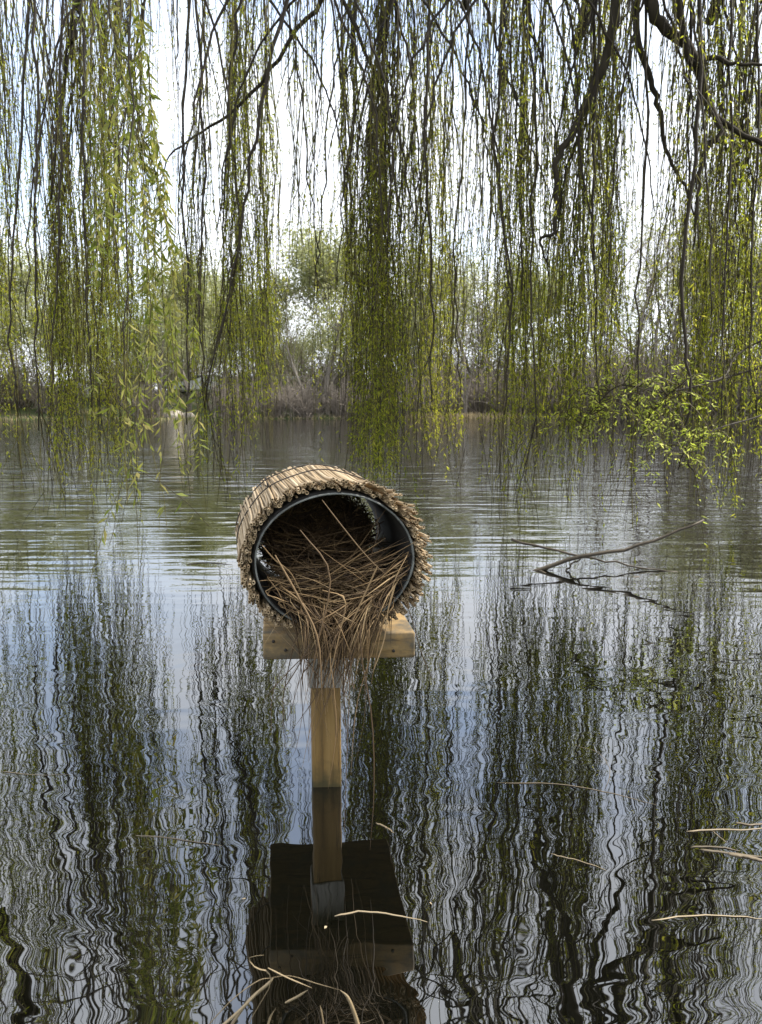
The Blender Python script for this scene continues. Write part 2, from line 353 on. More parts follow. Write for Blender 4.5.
# mound towards the lip
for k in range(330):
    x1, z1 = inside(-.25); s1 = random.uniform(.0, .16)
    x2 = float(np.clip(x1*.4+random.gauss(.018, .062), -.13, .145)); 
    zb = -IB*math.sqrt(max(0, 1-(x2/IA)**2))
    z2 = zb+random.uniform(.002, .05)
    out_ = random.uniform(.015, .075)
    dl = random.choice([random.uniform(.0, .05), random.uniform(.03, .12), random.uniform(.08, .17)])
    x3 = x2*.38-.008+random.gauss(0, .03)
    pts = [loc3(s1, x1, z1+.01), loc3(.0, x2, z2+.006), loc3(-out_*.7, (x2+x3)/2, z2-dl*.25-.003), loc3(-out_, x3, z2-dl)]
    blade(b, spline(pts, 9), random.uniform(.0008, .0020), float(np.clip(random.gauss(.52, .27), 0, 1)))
for k in range(46):                                                # loose stems hanging well down beside the post
    x2 = random.gauss(-.01, .05); z2 = -IB+random.uniform(.0, .03); o_ = random.uniform(.01, .06); x3 = random.gauss(-.035, .035); dl = random.uniform(.06, .25)
    blade(b, spline([loc3(random.uniform(.0, .08), x2*1.3, z2+.03), loc3(-.005, x2, z2+.008), loc3(-o_, (x2+x3)/2, z2-.05), loc3(-o_+.01, x3, z2-.05-dl*.5), loc3(-o_+random.gauss(0, .012), x3+random.gauss(0, .025), z2-.06-dl)], 12), random.uniform(.0006, .0016), float(np.clip(random.gauss(.5, .25), 0, 1)))
# sticks poking out sideways, crossing the mouth
for k in range(60):
    x1, z1 = inside(-.1); a = random.uniform(-.6, 1.1) if random.random() < .65 else random.uniform(2.2, 3.7)
    ln = random.uniform(.06, .2)
    p1 = loc3(random.uniform(-.02, .05), x1*.8, z1*.85)
    d = RX*math.cos(a)*1.0+UP*math.sin(a)*.8-AX*random.uniform(.1, .6); d /= np.linalg.norm(d)
    p2 = p1+d*ln
    x, z = (p2-MC)@RX, p2[2]-MC[2]
    if (x/(IA*1.2))**2+(z/(IB*1.15))**2 > 1: p2 = p1+d*ln*.4
    blade(b, spline([p1, (p1+p2)/2+np.array([0, 0, random.uniform(-.012, .01)]), p2], 6), random.uniform(.0008, .0018), float(np.clip(random.gauss(.55, .2), 0, 1)))
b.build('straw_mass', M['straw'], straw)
# dangling stems the photograph shows one by one
dang = [([(322, 590), (345, 600), (338, 640), (326, 690)], 1.37, .0025, .8), ([(395, 585), (388, 610), (384, 640), (373, 672)], 1.36, .0024, .85),
        ([(275, 555), (300, 600), (318, 640), (322, 700)], 1.36, .002, .6), ([(300, 530), (330, 575), (316, 650), (310, 685)], 1.37, .0016, .45),
        ([(360, 620), (362, 660), (372, 720), (374, 790), (370, 850)], 1.38, .0014, .35), ([(352, 625), (349, 700), (346, 780), (344, 845)], 1.40, .0016, .45),
        ([(318, 640), (300, 680), (287, 720), (282, 700)], 1.37, .0012, .2), ([(312, 640), (296, 670), (276, 700)], 1.37, .0011, .2),
        ([(315, 660), (305, 700), (297, 745), (290, 760)], 1.38, .0011, .3), ([(330, 660), (334, 690), (336, 735), (328, 790)], 1.40, .0016, .6),
        ([(400, 580), (412, 620), (424, 660), (438, 690)], 1.38, .0010, .3), ([(316, 650), (300, 660), (272, 690), (262, 704)], 1.37, .0010, .25),
        ([(322, 500), (345, 530), (370, 560), (392, 580)], 1.40, .0014, .55), ([(370, 560), (378, 530), (374, 505)], 1.42, .0012, .3),
        ([(262, 545), (275, 560), (290, 572), (300, 590)], 1.39, .003, .75), ([(352, 622), (372, 578), (378, 565)], 1.37, .0032, .75)]
for pts, zc, w, t in dang:
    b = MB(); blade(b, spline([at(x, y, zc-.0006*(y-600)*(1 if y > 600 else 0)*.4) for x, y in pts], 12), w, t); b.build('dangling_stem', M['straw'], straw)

# ------------------------------------------------------------------ floating pieces
def floater(name, px, w, t, mat, label, cat, lift=.002, group=None, wob=.004):
    P = [on_water(x, y, lift) for x, y in px]
    pts = spline(P, 14); pts[:, 2] = lift+wob*.25*np.sin(np.linspace(0, 4.5, 14)+px[0][0])-.0006; pts[:, :2] += rng.normal(size=(14, 2))*.0009
    b = MB(); n = len(pts); b.tube(pts, .62*w*np.interp(np.linspace(0, 1, n), [0, .1, .8, 1], [.5, 1, .8, .25]), 6, t); b.v[-1][:, 2] = lift*.4+(b.v[-1][:, 2]-lift)*.45
    o = b.build(name, mat, origin=P[0]); tag(o, label, cat, group); return o
G = 'dry reed pieces floating on the pond'
floater('floating_reed', [(2, 771), (35, 774), (70, 774)], .0022, .5, M['wet'], 'thin pale reed stem floating flat at the left edge of the photo', 'reed stem', group=G)
floater('floating_reed', [(136, 834), (175, 838), (221, 845)], .0032, .4, M['wet'], 'buff reed stem floating left of the post below blue sky reflection', 'reed stem', group=G)
floater('floating_reed', [(334, 916), (360, 911), (390, 913), (428, 921)], .0034, .8, M['wet'], 'bright tan broken reed floating just right of the dark post reflection', 'reed stem', group=G)
floater('floating_reed', [(497, 782), (560, 784), (610, 792), (657, 804)], .0028, .3, M['wet'], 'longest dull grey reed stem floating level right of the post', 'reed stem', group=G)
floater('floating_reed', [(551, 853), (575, 859), (606, 869)], .0026, .6, M['wet'], 'short slanting reed floating below the longest grey stem', 'reed stem', group=G)
floater('floating_reed', [(652, 919), (690, 915), (730, 915), (764, 918)], .0028, .9, M['wet'], 'whitish reed stem floating lowest at the right edge', 'reed stem', group=G)
floater('floating_reed', [(686, 831), (715, 829), (745, 829), (768, 826)], .0042, .7, M['wet'], 'thick tan reed floating uppermost at the right edge', 'reed stem', group=G)
floater('floating_reed', [(712, 830), (722, 838), (728, 842)], .0018, .5, M['wet'], 'tiny side sliver floating against the thick tan reed', 'reed stem', group=G)
floater('floating_reed', [(700, 849), (730, 852), (768, 857)], .006, .25, M['wet'], 'wide greyish reed leaf floating between two reeds at right edge', 'reed stem', group=G)
floater('floating_reed', [(376, 822), (385, 826), (394, 832)], .004, .5, M['wet'], 'short stubby reed bit floating right beside the post', 'reed stem', group=G)
floater('floating_reed', [(575, 745), (598, 752), (610, 770), (606, 788)], .0014, .35, M['wet'], 'thin curved stem floating above the longest grey reed', 'reed stem', group=G)
floater('floating_reed', [(728, 853), (748, 856), (770, 862)], .009, .5, M['wet'], 'broad flattened tan reed leaf lying lowest in the right edge raft', 'reed stem', group=G)
floater('floating_reed', [(690, 846), (715, 846), (740, 850)], .0045, .2, M['wet'], 'narrow dark reed leaf along the top of the right edge raft', 'reed stem', group=G)
floater('floating_reed', [(735, 822), (752, 824), (770, 822)], .005, .35, M['wet'], 'short grey reed piece lying just above the thick tan reed at right edge', 'reed stem', group=G)
for k, (px_, py_) in enumerate([(327, 926), (508, 1011), (246, 898), (430, 902)]):
    b = MB(); b.leaves(on_water(px_, py_, .0015)[None], np.array([[rng.normal(), rng.normal(), .0]]), np.array([.008]), np.array([.004]), np.array([.95])); v_ = b.v[0]; v_[:, 2] = .0015+.0006*np.arange(4)
    b.add(v_-[0, 0, .0008], [np.array([[3, 2, 1, 0]])], .9); o = b.build('floating_petal', M['dry'], origin=on_water(px_, py_, .0015)); tag(o, 'tiny pale fleck floating on the dark near water', 'leaf bit', 'tiny pale flecks on the near water')
floater('floating_stick', [(187, 564), (205, 562), (232, 564)], .007, .1, M['stick'], 'black wet stick floating left of the reed tube', 'stick', lift=.004)
# half sunk branch right of the nest
P0 = on_water(528, 571, .0)
fb = empty('floating_branch', P0, 'dark bare fallen branch lying half sunk in the water right of the nest', 'branch')
def bpath(l, zc, w, name, n=16):
    b = MB(); pts = spline([at(x, y, z) for (x, y), z in zip(l, zc)], n)
    pts += rng.normal(size=pts.shape)*.004
    b.tube(pts, np.linspace(w, w*.45, n), 6); return b.build(name, M['stick'], fb)
bpath([(505, 574), (535, 571), (568, 560), (600, 553), (640, 545), (672, 533), (702, 521)], [3.8, 3.78, 3.76, 3.74, 3.74, 3.74, 3.74], .013, 'main_stem')
bpath([(512, 540), (555, 549), (600, 560), (640, 568), (678, 572)], [3.9, 3.85, 3.8, 3.78, 3.74], .0075, 'side_twig')
bpath([(596, 583), (630, 579), (660, 577), (682, 574)], [3.6, 3.62, 3.66, 3.7], .009, 'side_twig')
bpath([(545, 571), (562, 572), (575, 563), (584, 556)], [3.78, 3.77, 3.76, 3.75], .007, 'side_twig')
bpath([(540, 573), (580, 587), (640, 600), (690, 622)], [3.76, 3.52, 3.28, 2.96], .010, 'reflection_twig')  # dark twig tracing the main stem's reflection in the water

# foreground dry reeds on the near bank
fg = empty('dry_reed_clump', at(270, 1060, .93), 'clump of bent straw coloured dry reeds at the bottom edge of the photo', 'reeds')
for l, zc, w, t in [([(204, 1030), (232, 1000), (258, 981), (272, 978)], .93, .0022, .7), ([(222, 1040), (246, 1004), (268, 984), (274, 977)], .92, .0030, .85),
                    ([(238, 1045), (255, 1012), (270, 986), (268, 972), (256, 968), (249, 958), (264, 955)], .90, .0016, .7), ([(268, 968), (288, 978), (312, 988)], .90, .0026, .75),
                    ([(270, 978), (290, 976), (318, 984), (340, 990)], .91, .0011, .6), ([(285, 1003), (297, 997), (308, 990)], .90, .0022, .8), ([(264, 1040), (270, 1018), (276, 1008)], .9, .002, .8),
                    ([(362, 1040), (356, 1018), (348, 998), (340, 990)], .90, .0036, .75), ([(212, 1035), (240, 1010), (262, 988)], .91, .0036, .95), ([(325, 1035), (322, 1015), (320, 1005)], .9, .0016, .4)]:
    b = MB(); blade(b, spline([at(x, y, zc) for x, y in l], 14), w*.7, t*.8); b.build('reed_blade', M['dry'], fg)

# ------------------------------------------------------------------ the weeping willow
TB = np.array([2.9, -1.9, .35])
wil = empty('weeping_willow', TB, 'large weeping willow whose hanging leafy branches curtain the upper half over the pond', 'tree')
FORK = TB+np.array([-.25, .35, 2.6])
b = MB(); n = 14; pts = spline([TB+[0, 0, -.3], TB+[.02, .03, .6], TB+[-.1, .15, 1.6], FORK, FORK+[-.3, .4, 1.0]], n)
rad = np.interp(np.linspace(0, 1, n), [0, .12, .5, 1], [.42, .30, .24, .16]); b.tube(pts, rad, 14); b.build('trunk', M['bark'], wil, smooth=True)

def limb(ctrl, r0, r1, n=22, name='limb', k=8, jit=.012):
    p = spline(ctrl, n); p[1:-1] += rng.normal(size=(n-2, 3))*jit*np.linspace(1, .4, n-2)[:, None]
    b = MB(); b.tube(p, np.linspace(r0, r1, n), k, .2); return b.build(name, M['bark'], wil, smooth=True), p
# overhead limbs out from the trunk, above the frame
over = []
for (px, zc, h) in [(-60, 5.4, 4.5), (110, 5.0, 4.4), (260, 4.8, 4.3), (385, 4.6, 4.2), (500, 4.9, 4.25), (620, 4.7, 3.9), (760, 4.6, 4.0)]:
    e = at(px, -120, zc); e[2] = h
    m1 = FORK+(e-FORK)*.35+np.array([0, 0, .9]); m2 = FORK+(e-FORK)*.75+np.array([0, 0, .75])
    over.append(limb([FORK+[0, 0, .2], m1, m2, e, e+(e-m2)*.35-np.array([0, 0, .35])], .11, .035, 26)[1])

def strand(mbw, mbl, p0, tgt, z_end, r0, leaf, ls=1.0, bare=.12, sway=.02, kids=2, lt=.5, lean=0.):
    """one hanging twig from p0, swinging out to tgt (x, y), then falling to z_end"""
    L_ = p0[2]-z_end
    if L_ < .15: return
    n = int(max(6, L_/.14))
    s = np.linspace(0, 1, n); d = s*L_
    k = 1-np.exp(-d/.35); k /= max(k[-1], 1e-6)
    ph = rng.uniform(0, 6.28, 4)
    ln_ = lean+rng.normal()*.016; wx = ln_*(d-L_*.5*k)+sway*np.sin(d*1.7+ph[0])*np.minimum(1, d)+.35*sway*np.sin(d*6+ph[1]); wy = sway*np.sin(d*2+ph[2])*np.minimum(1, d)
    jig = np.cumsum(rng.normal(size=(n, 2))*.0045, 0)*np.linspace(0, 1, n)[:, None]+rng.normal(size=(n, 2))*.003
    pts = np.stack([p0[0]+(tgt[0]-p0[0])*k+wx+jig[:, 0], p0[1]+(tgt[1]-p0[1])*k+wy+jig[:, 1], p0[2]-d], 1); pts[0] = p0
    tt = rng.uniform(0, 1)
    mbw.tube(pts, np.linspace(r0, max(.0011, r0*.4), n), 3, tt, cap=False)
    if leaf > 0:
        nl = int(L_*34*leaf*rng.uniform(.6, 1.3))
        if nl:
            q = (rng.uniform(.03, 1, nl)**.72*(1-bare*rng.uniform(.3, 1.8))).clip(0, .995)*(n-1); i0 = q.astype(int); fr = (q-i0)[:, None]
            bp = pts[i0]*(1-fr)+pts[np.minimum(i0+1, n-1)]*fr
            dr = rng.normal(size=(nl, 3))*[.55, .55, .25]+[0, 0, -.75]
            mbl.leaves(bp, dr, rng.uniform(.018, .046, nl)*ls, rng.uniform(.005, .010, nl)*ls, np.clip(rng.normal(lt, .22, nl), 0, 1))
    for _ in range(kids):
        j = int(rng.uniform(.15, .85)*(n-1)); p = pts[j]
        sp = rng.normal(size=2)*.10
        strand(mbw, mbl, p, p[:2]+sp, max(z_end-.1, p[2]-rng.uniform(.25, 1.1)), r0*.55, leaf*.8, ls, bare, sway, 0, lt)

HB = []
def clump(path, zc, n, spread, yend, ysd, leaf=1., r=.010, rs=.0031, dep=.22, ls=1.0, bare=.14, mat='leaf', lt=.5, top=None, sub=2, lift=True):
    """one branch of the willow: a woody path given as photo pixels at a depth, with hanging twigs along it"""
    ctrl = [at(x, y, zc) for x, y in path]
    if lift:
        e = ctrl[0]; k = min(over, key=lambda q: np.min(np.linalg.norm(q[10:]-e-[0, 0, .6], axis=1)))
        j = 10+int(np.argmin(np.linalg.norm(k[10:]-e-[0, 0, .6], axis=1)))
        st = k[j]; mid = (st+e)/2+np.array([0, 0, .12])
        ctrl = [st, mid]+ctrl
    m = max(10, 5*len(ctrl)); p = spline(ctrl, m); p[1:] += rng.normal(size=(m-1, 3))*[.008, .008, .003]
    bw = MB(); bl = MB(); bw.tube(p, np.linspace(r*1.3, r*.35, m), 6, .1)
    pxm = zc/F
    for _ in range(sub):                                            # forked side shoots, thicker than the twigs
        j = int(rng.uniform(.15, .7)*m); q = p[j]; s = rng.choice([-1, 1])*rng.uniform(.4, 1.3)*spread*pxm
        strand(bw, bl, q, (q[0]+s, q[1]+rng.normal()*dep*.5), max(.25, q[2]-rng.uniform(.8, 1.8)), r*.5, leaf*.6, ls, bare, .03, 2, lt)
    n = int(n*(.5 if n < 15 else .82)+.5)
    nb = max(2, n//6); bo = rng.normal(size=nb)*spread*.85; by = rng.normal(size=nb)*ysd*1.2; bd = rng.normal(size=nb)*dep; bj = rng.uniform(.03, .95, nb)**.9; bl_ = rng.normal(size=nb)*.03
    blf = rng.uniform(.45, 1.35, nb); blt = rng.normal(size=nb)*.12
    for _ in range(n):
        g = int(rng.integers(0, nb)); loose = rng.random() < .25
        j = int(np.clip(bj[g]+rng.normal()*.12, .03, .99)*(m-1)); q = p[j]
        off = rng.normal()*spread*1.1 if loose else bo[g]+rng.normal()*spread*.24
        tx = q[0]*.35+p[-1][0]*.65+off*pxm; ty = q[1]+bd[g]+rng.normal()*dep*.4
        ye = yend+by[g]+rng.normal()*ysd*.7
        zz = max(at(0, ye, zc)[2], .02+rng.uniform(0, .1))
        strand(bw, bl, q, (tx, ty), zz, rs*rng.uniform(.6, 1.4), leaf*blf[g]*rng.uniform(.5, 1.3), ls, bare, .042, sub, float(np.clip(lt+blt[g], .1, .95)), bl_[g])
    o = bw.build('hanging_branch', M['twig'], wil)
    if bl.v: bl.build('leaves', M[mat], o)
    HB.append(o)

# thick limbs at the upper right, each its own part, dropping out of the overhead limbs
def vis_limb(path, zc, r0, r1, n=20):
    ctrl = [at(x, y, zc) for x, y in path]
    e = ctrl[0]; k = min(over, key=lambda q: np.min(np.linalg.norm(q[8:]-e-[0, 0, .5], axis=1))); j = 8+int(np.argmin(np.linalg.norm(k[8:]-e-[0, 0, .5], axis=1)))
    return limb([k[j]]+ctrl, r0, r1*.45, n+10, jit=.011)[1]
vis_limb([(622, -60), (614, 20), (606, 58), (585, 108), (566, 145), (557, 165), (557, 200), (555, 232), (541, 240), (547, 262)], 4.4, .036, .012, 26)
vis_limb([(640, -50), (636, 30), (650, 75), (658, 110), (668, 155), (684, 185), (694, 215)], 4.5, .028, .012)
vis_limb([(640, -60), (652, 5), (662, 27), (688, 47), (700, 78), (708, 105), (727, 125), (766, 147), (800, 160)], 4.3, .044, .020)
vis_limb([(688, 47), (708, 57), (741, 64), (780, 66)], 4.25, .026, .012)
vis_limb([(712, 112), (712, 140), (702, 165), (697, 205), (693, 250)], 4.3, .020, .010)
vis_limb([(330, -40), (321, 0), (290, 42), (254, 90), (217, 123), (190, 140), (168, 158), (160, 185)], 4.7, .020, .007)
vis_limb([(575, -40), (578, 10), (586, 50), (588, 80)], 4.6, .013, .009)
vis_limb([(82, -30), (80, 10), (76, 30), (66, 60), (62, 110), (50, 180)], 4.6, .020, .008)
vis_limb([(340, -30), (354, 22), (381, 87), (401, 143), (407, 187), (421, 233)], 4.5, .016, .006)
vis_limb([(395, -40), (387, 20), (381, 50), (364, 107), (357, 160)], 4.5, .020, .009)
vis_limb([(484, -30), (494, 33), (507, 75), (528, 133), (551, 197)], 4.5, .013, .006)

C = clump
# left edge to right edge
C([(-30, -60), (-12, 40), (-6, 120)], 5.2, 16, 14, 455, 25, .9)
C([(10, -60), (12, 40), (14, 130)], 5.4, 18, 12, 440, 22, 1.0, lt=.62)
C([(78, -60), (72, 40), (60, 110), (52, 200)], 4.6, 52, 8, 482, 24, .9, r=.014)
C([(50, -60), (44, 60), (40, 150)], 5.0, 20, 10, 455, 22, 1.0)
C([(66, -30), (72, 90), (68, 190)], 4.8, 18, 8, 470, 34, .9)
C([(92, -60), (82, 60), (84, 160)], 5.6, 16, 9, 435, 15, 1.1, lt=.75)
C([(120, -60), (112, 60), (108, 160)], 4.8, 38, 8, 472, 25, 1.1)
C([(150, -60), (140, 40), (128, 120)], 5.2, 16, 16, 400, 60, .9)
C([(180, -60), (176, 30), (180, 90)], 5.6, 9, 20, 330, 70, .8, sub=1)
C([(205, -60), (206, 60), (212, 160)], 5.0, 24, 12, 430, 35, 1.1)
C([(235, -60), (236, 60), (228, 170)], 4.9, 46, 11, 462, 18, 1.2)
C([(262, -60), (266, 60), (255, 150)], 5.1, 28, 11, 440, 30, 1.1)
C([(300, -60), (268, 70), (250, 170), (236, 260), (205, 400)], 4.3, 16, 9, 505, 28, .6, r=.013)
C([(300, -60), (296, 30), (286, 110)], 5.2, 10, 14, 400, 60, .6, sub=1)
C([(328, -60), (322, 40), (318, 120)], 5.6, 8, 16, 420, 50, .5, sub=1)
C([(360, -60), (352, 40), (342, 140)], 4.7, 22, 9, 455, 25, .8)
C([(385, -60), (380, 50), (366, 140)], 4.5, 74, 9, 484, 14, .75, r=.015, bare=.05)
C([(395, -60), (398, 60), (388, 150)], 4.6, 70, 9, 484, 14, .8, r=.014, bare=.05)
C([(410, -60), (414, 60), (412, 160)], 4.8, 32, 9, 458, 16, 1.1, bare=.06)
C([(428, -60), (432, 40), (432, 140)], 5.0, 40, 7, 450, 14, 1.5, lt=.8, bare=.05)
C([(350, -60), (346, 60), (330, 160)], 5.0, 14, 14, 440, 30, .8, sub=1)
C([(455, -60), (452, 60), (455, 150)], 4.7, 9, 14, 445, 40, .45, sub=1)
C([(466, -60), (472, 60), (470, 120)], 4.5, 9, 12, 470, 40, .45, sub=1)
C([(490, -60), (488, 60), (482, 160)], 5.3, 11, 12, 440, 30, .8, sub=1)
C([(505, -60), (502, 60), (508, 170)], 4.9, 20, 9, 450, 30, 1.0)
C([(525, -60), (522, 60), (520, 170)], 4.7, 38, 7, 480, 26, 1.0)
C([(545, -60), (542, 60), (548, 170)], 5.0, 24, 9, 470, 30, 1.0)
C([(600, -40), (590, 100), (566, 170), (556, 240)], 4.5, 52, 8, 496, 24, .9, r=.012)
C([(590, -60), (592, 40), (585, 130)], 4.8, 26, 9, 465, 28, 1.1)
C([(612, -60), (614, 50), (612, 140)], 5.0, 46, 8, 385, 26, 1.0)
C([(634, -60), (628, 40), (622, 110)], 5.3, 7, 7, 260, 40, .7, sub=1)
C([(690, -50), (690, 60), (690, 170), (685, 260)], 4.4, 22, 10, 490, 35, .7, r=.012)
C([(700, -50), (705, 60), (704, 160)], 4.7, 30, 10, 460, 26, 1.1)
C([(722, -50), (722, 60), (724, 150)], 4.5, 34, 10, 475, 30, 1.0)
C([(742, -50), (742, 60), (746, 160)], 4.8, 32, 11, 468, 30, 1.1)
C([(765, -50), (765, 80), (764, 170)], 4.6, 28, 12, 478, 35, 1.0)
C([(800, -50), (795, 80), (790, 170)], 5.0, 24, 14, 468, 35, 1.0)
for x, zc in ((-50, 5.0), (-80, 4.8), (-115, 5.2), (835, 4.8), (870, 5.0)):
    C([(x, -160), (x, -60), (x+rng.uniform(-8, 8), 90)], zc, 24, 16, 450, 30, .9)
# arching branchlets that cross the hanging twigs
for x in np.linspace(-10, 780, 20):
    x += rng.uniform(-12, 12); sg = rng.choice([-1, 1]); a = sg*rng.uniform(15, 55)
    C([(x-a*.5, -80), (x, -20), (x+a*.6, 60), (x+a, 150+rng.uniform(0, 60)), (x+a*1.15, 260+rng.uniform(0, 70))], 4.1+rng.uniform(0, .9), 4, 10, 350, 80, .4, r=.0095, sub=2)
for x in (232, 262, 300, 330, 352, 392, 415, 450, 480, 520, 580, 660, 720):
    sg = rng.choice([-1, 1]); a = sg*rng.uniform(30, 90)
    C([(x-a*.6, -90), (x-a*.1, -20), (x+a*.5, 55), (x+a*.8, 110+rng.uniform(0, 40)), (x+a*.95, 190+rng.uniform(0, 60))], 4.0+rng.uniform(0, .7), 4, 8, 300, 80, .25, r=.0105, sub=3)
# second, thinner layer behind
for x in (20, 60, 105, 225, 250, 350, 400, 520, 560, 600, 700, 740, 770):
    C([(x+10, -70), (x+4, 10), (x, 80)], 6.4+rng.uniform(-.4, .6), 14, 16, 405, 40, .9, r=.008, sub=1, lt=.65)
# upper tangle close under the limbs
for x in (-40, 0, 60, 120, 210, 290, 370, 440, 520, 570, 640, 710, 760):
    C([(x+rng.uniform(-20, 20), -200), (x+rng.uniform(-10, 10), -110), (x, -30), (x+rng.uniform(-25, 25), 30)], 4.2+rng.uniform(-.3, .8), 8, 26, 180, 70, .8, r=.009, sub=2)
# long bare whips that reach the water
C([(700, -50), (698, 120), (682, 290), (690, 390), (684, 440), (690, 470)], 4.2, 6, 8, 520, 24, .1, r=.013, rs=.003, sub=1)
C([(732, -50), (730, 150), (724, 300), (722, 420)], 4.25, 5, 12, 522, 20, .2, r=.009, sub=1)
C([(470, -50), (462, 150), (455, 300), (462, 400)], 4.3, 5, 8, 500, 24, .2, r=.008, sub=1)
C([(66, -50), (60, 200), (52, 380)], 4.3, 8, 12, 515, 12, .2, r=.010, sub=1)
for x, ye in ((18, 505), (38, 520), (92, 498), (186, 515), (205, 500), (430, 492), (505, 505), (538, 528), (640, 500), (600, 498), (755, 505)):
    C([(x+rng.uniform(-12, 12), -60), (x+rng.uniform(-10, 10), 120), (x+rng.uniform(-8, 8), 300), (x, ye-90)], 4.35, 12, 8, ye, 16, .15, r=.010, rs=.0036, sub=2)
# nearer sprays with large leaves at the left
C([(108, -60), (112, 30), (128, 90), (150, 150)], 2.6, 15, 18, 240, 45, 1.2, r=.005, rs=.0018, dep=.1, ls=1.4, mat='leaf_near', sub=2, lt=.6)
C([(90, -60), (92, 20), (92, 70)], 2.5, 8, 12, 120, 45, 1.3, r=.005, rs=.0018, dep=.1, ls=1.4, mat='leaf_near', sub=1, lt=.5)
C([(122, -60), (120, 120), (116, 250), (126, 330)], 2.7, 7, 14, 420, 60, 1.0, r=.004, rs=.0018, dep=.1, ls=1.4, mat='leaf_near', sub=1, lt=.55)
C([(132, -60), (128, 200), (122, 380), (132, 430)], 2.5, 5, 5, 505, 10, .9, r=.0035, rs=.0016, dep=.05, ls=1.4, mat='leaf_near', sub=1, lt=.55)
# low spreading branch with leaves coloured brighter as if sunlit at the right, reaching out from the bank
TRK = TB+np.array([.1, .25, 1.7])
for ext, n in (([at(790, 330, 4.6), at(722, 378, 4.4), at(690, 380, 4.25), at(655, 408, 4.2), at(640, 440, 4.2)], 40), ([at(790, 360, 4.7), at(705, 384, 4.5), at(660, 392, 4.4), at(618, 386, 4.4), at(588, 418, 4.4), at(578, 440, 4.4)], 42),
               ([at(830, 390, 4.6), at(760, 416, 4.5), at(715, 430, 4.35), at(685, 452, 4.3), at(678, 470, 4.3)], 16)):
    ctrl = [TRK, np.array([4.3, 1.0, 2.1])+rng.normal(size=3)*.1, np.array([4.4, 3.4, 1.7])+rng.normal(size=3)*.1]+ext
    p = spline(ctrl, 46); bw = MB(); bl = MB(); bw.tube(p, np.interp(np.linspace(0, 1, 46), [0, .25, .4, .6, 1], [.045, .018, .007, .0055, .003]), 6, .1)
    for _ in range(n):
        j = int(rng.uniform(.70, 1)*45); q = p[j]
        d = np.array([rng.normal()*.15, rng.normal()*.25, rng.normal()*.12]); e = q+d; mid = (q+e)/2+np.array([0, 0, .05])
        e = e-np.array([0, 0, abs(rng.normal())*.17]); tw = spline([q, mid, e], 8); bw.tube(tw, np.linspace(.0045, .0014, 8), 3, .5, cap=False)
        nl = 17; qq = rng.uniform(.15, .99, nl)*7; i0 = qq.astype(int); fr = (qq-i0)[:, None]
        bp = tw[i0]*(1-fr)+tw[np.minimum(i0+1, 7)]*fr
        bl.leaves(bp, rng.normal(size=(nl, 3))*[.8, .8, .5]+[0, 0, -.25], rng.uniform(.018, .046, nl), rng.uniform(.005, .0105, nl), np.clip(rng.normal(.5, .25, nl), 0, 1))
    o = bw.build('low_branch', M['twig'], wil); bl.build('leaves', M['leaf_bright'], o)

# unseen rest of the crown, added overhead and behind the viewer as shade
bw = MB(); bl = MB()
for k in range(12):
    a = rng.uniform(0, 6.28); rr = rng.uniform(2.5, 6.5); e = TB+np.array([rr*math.cos(a), rr*math.sin(a), rng.uniform(3.6, 6.5)])
    if e[1] > 3.6: continue
    p = spline([FORK+[0, 0, .3], FORK+(e-FORK)*.5+[0, 0, 1.0], e, e+[(e[0]-TB[0])*.2, (e[1]-TB[1])*.2, -.6]], 16)
    bw.tube(p, np.linspace(.1, .02, 16), 6, .2)
    for _ in range(14):
        q = p[rng.integers(5, 16)]+rng.normal(size=3)*[.1, .1, .05]; tgt = q[:2]+rng.normal(size=2)*.5
        if tgt[1] > 3.4 or (abs(tgt[0]) < 1.6 and tgt[1] > -1.2): ze = q[2]-rng.uniform(.5, 1.4)
        else: ze = rng.uniform(.7, 2.0)
        strand(bw, bl, q, tgt, ze, .004, .7, 1.8, .1, .03, 1)
o = bw.build('unseen_crown', M['twig'], wil); bl.build('leaves', M['leaf'], o)

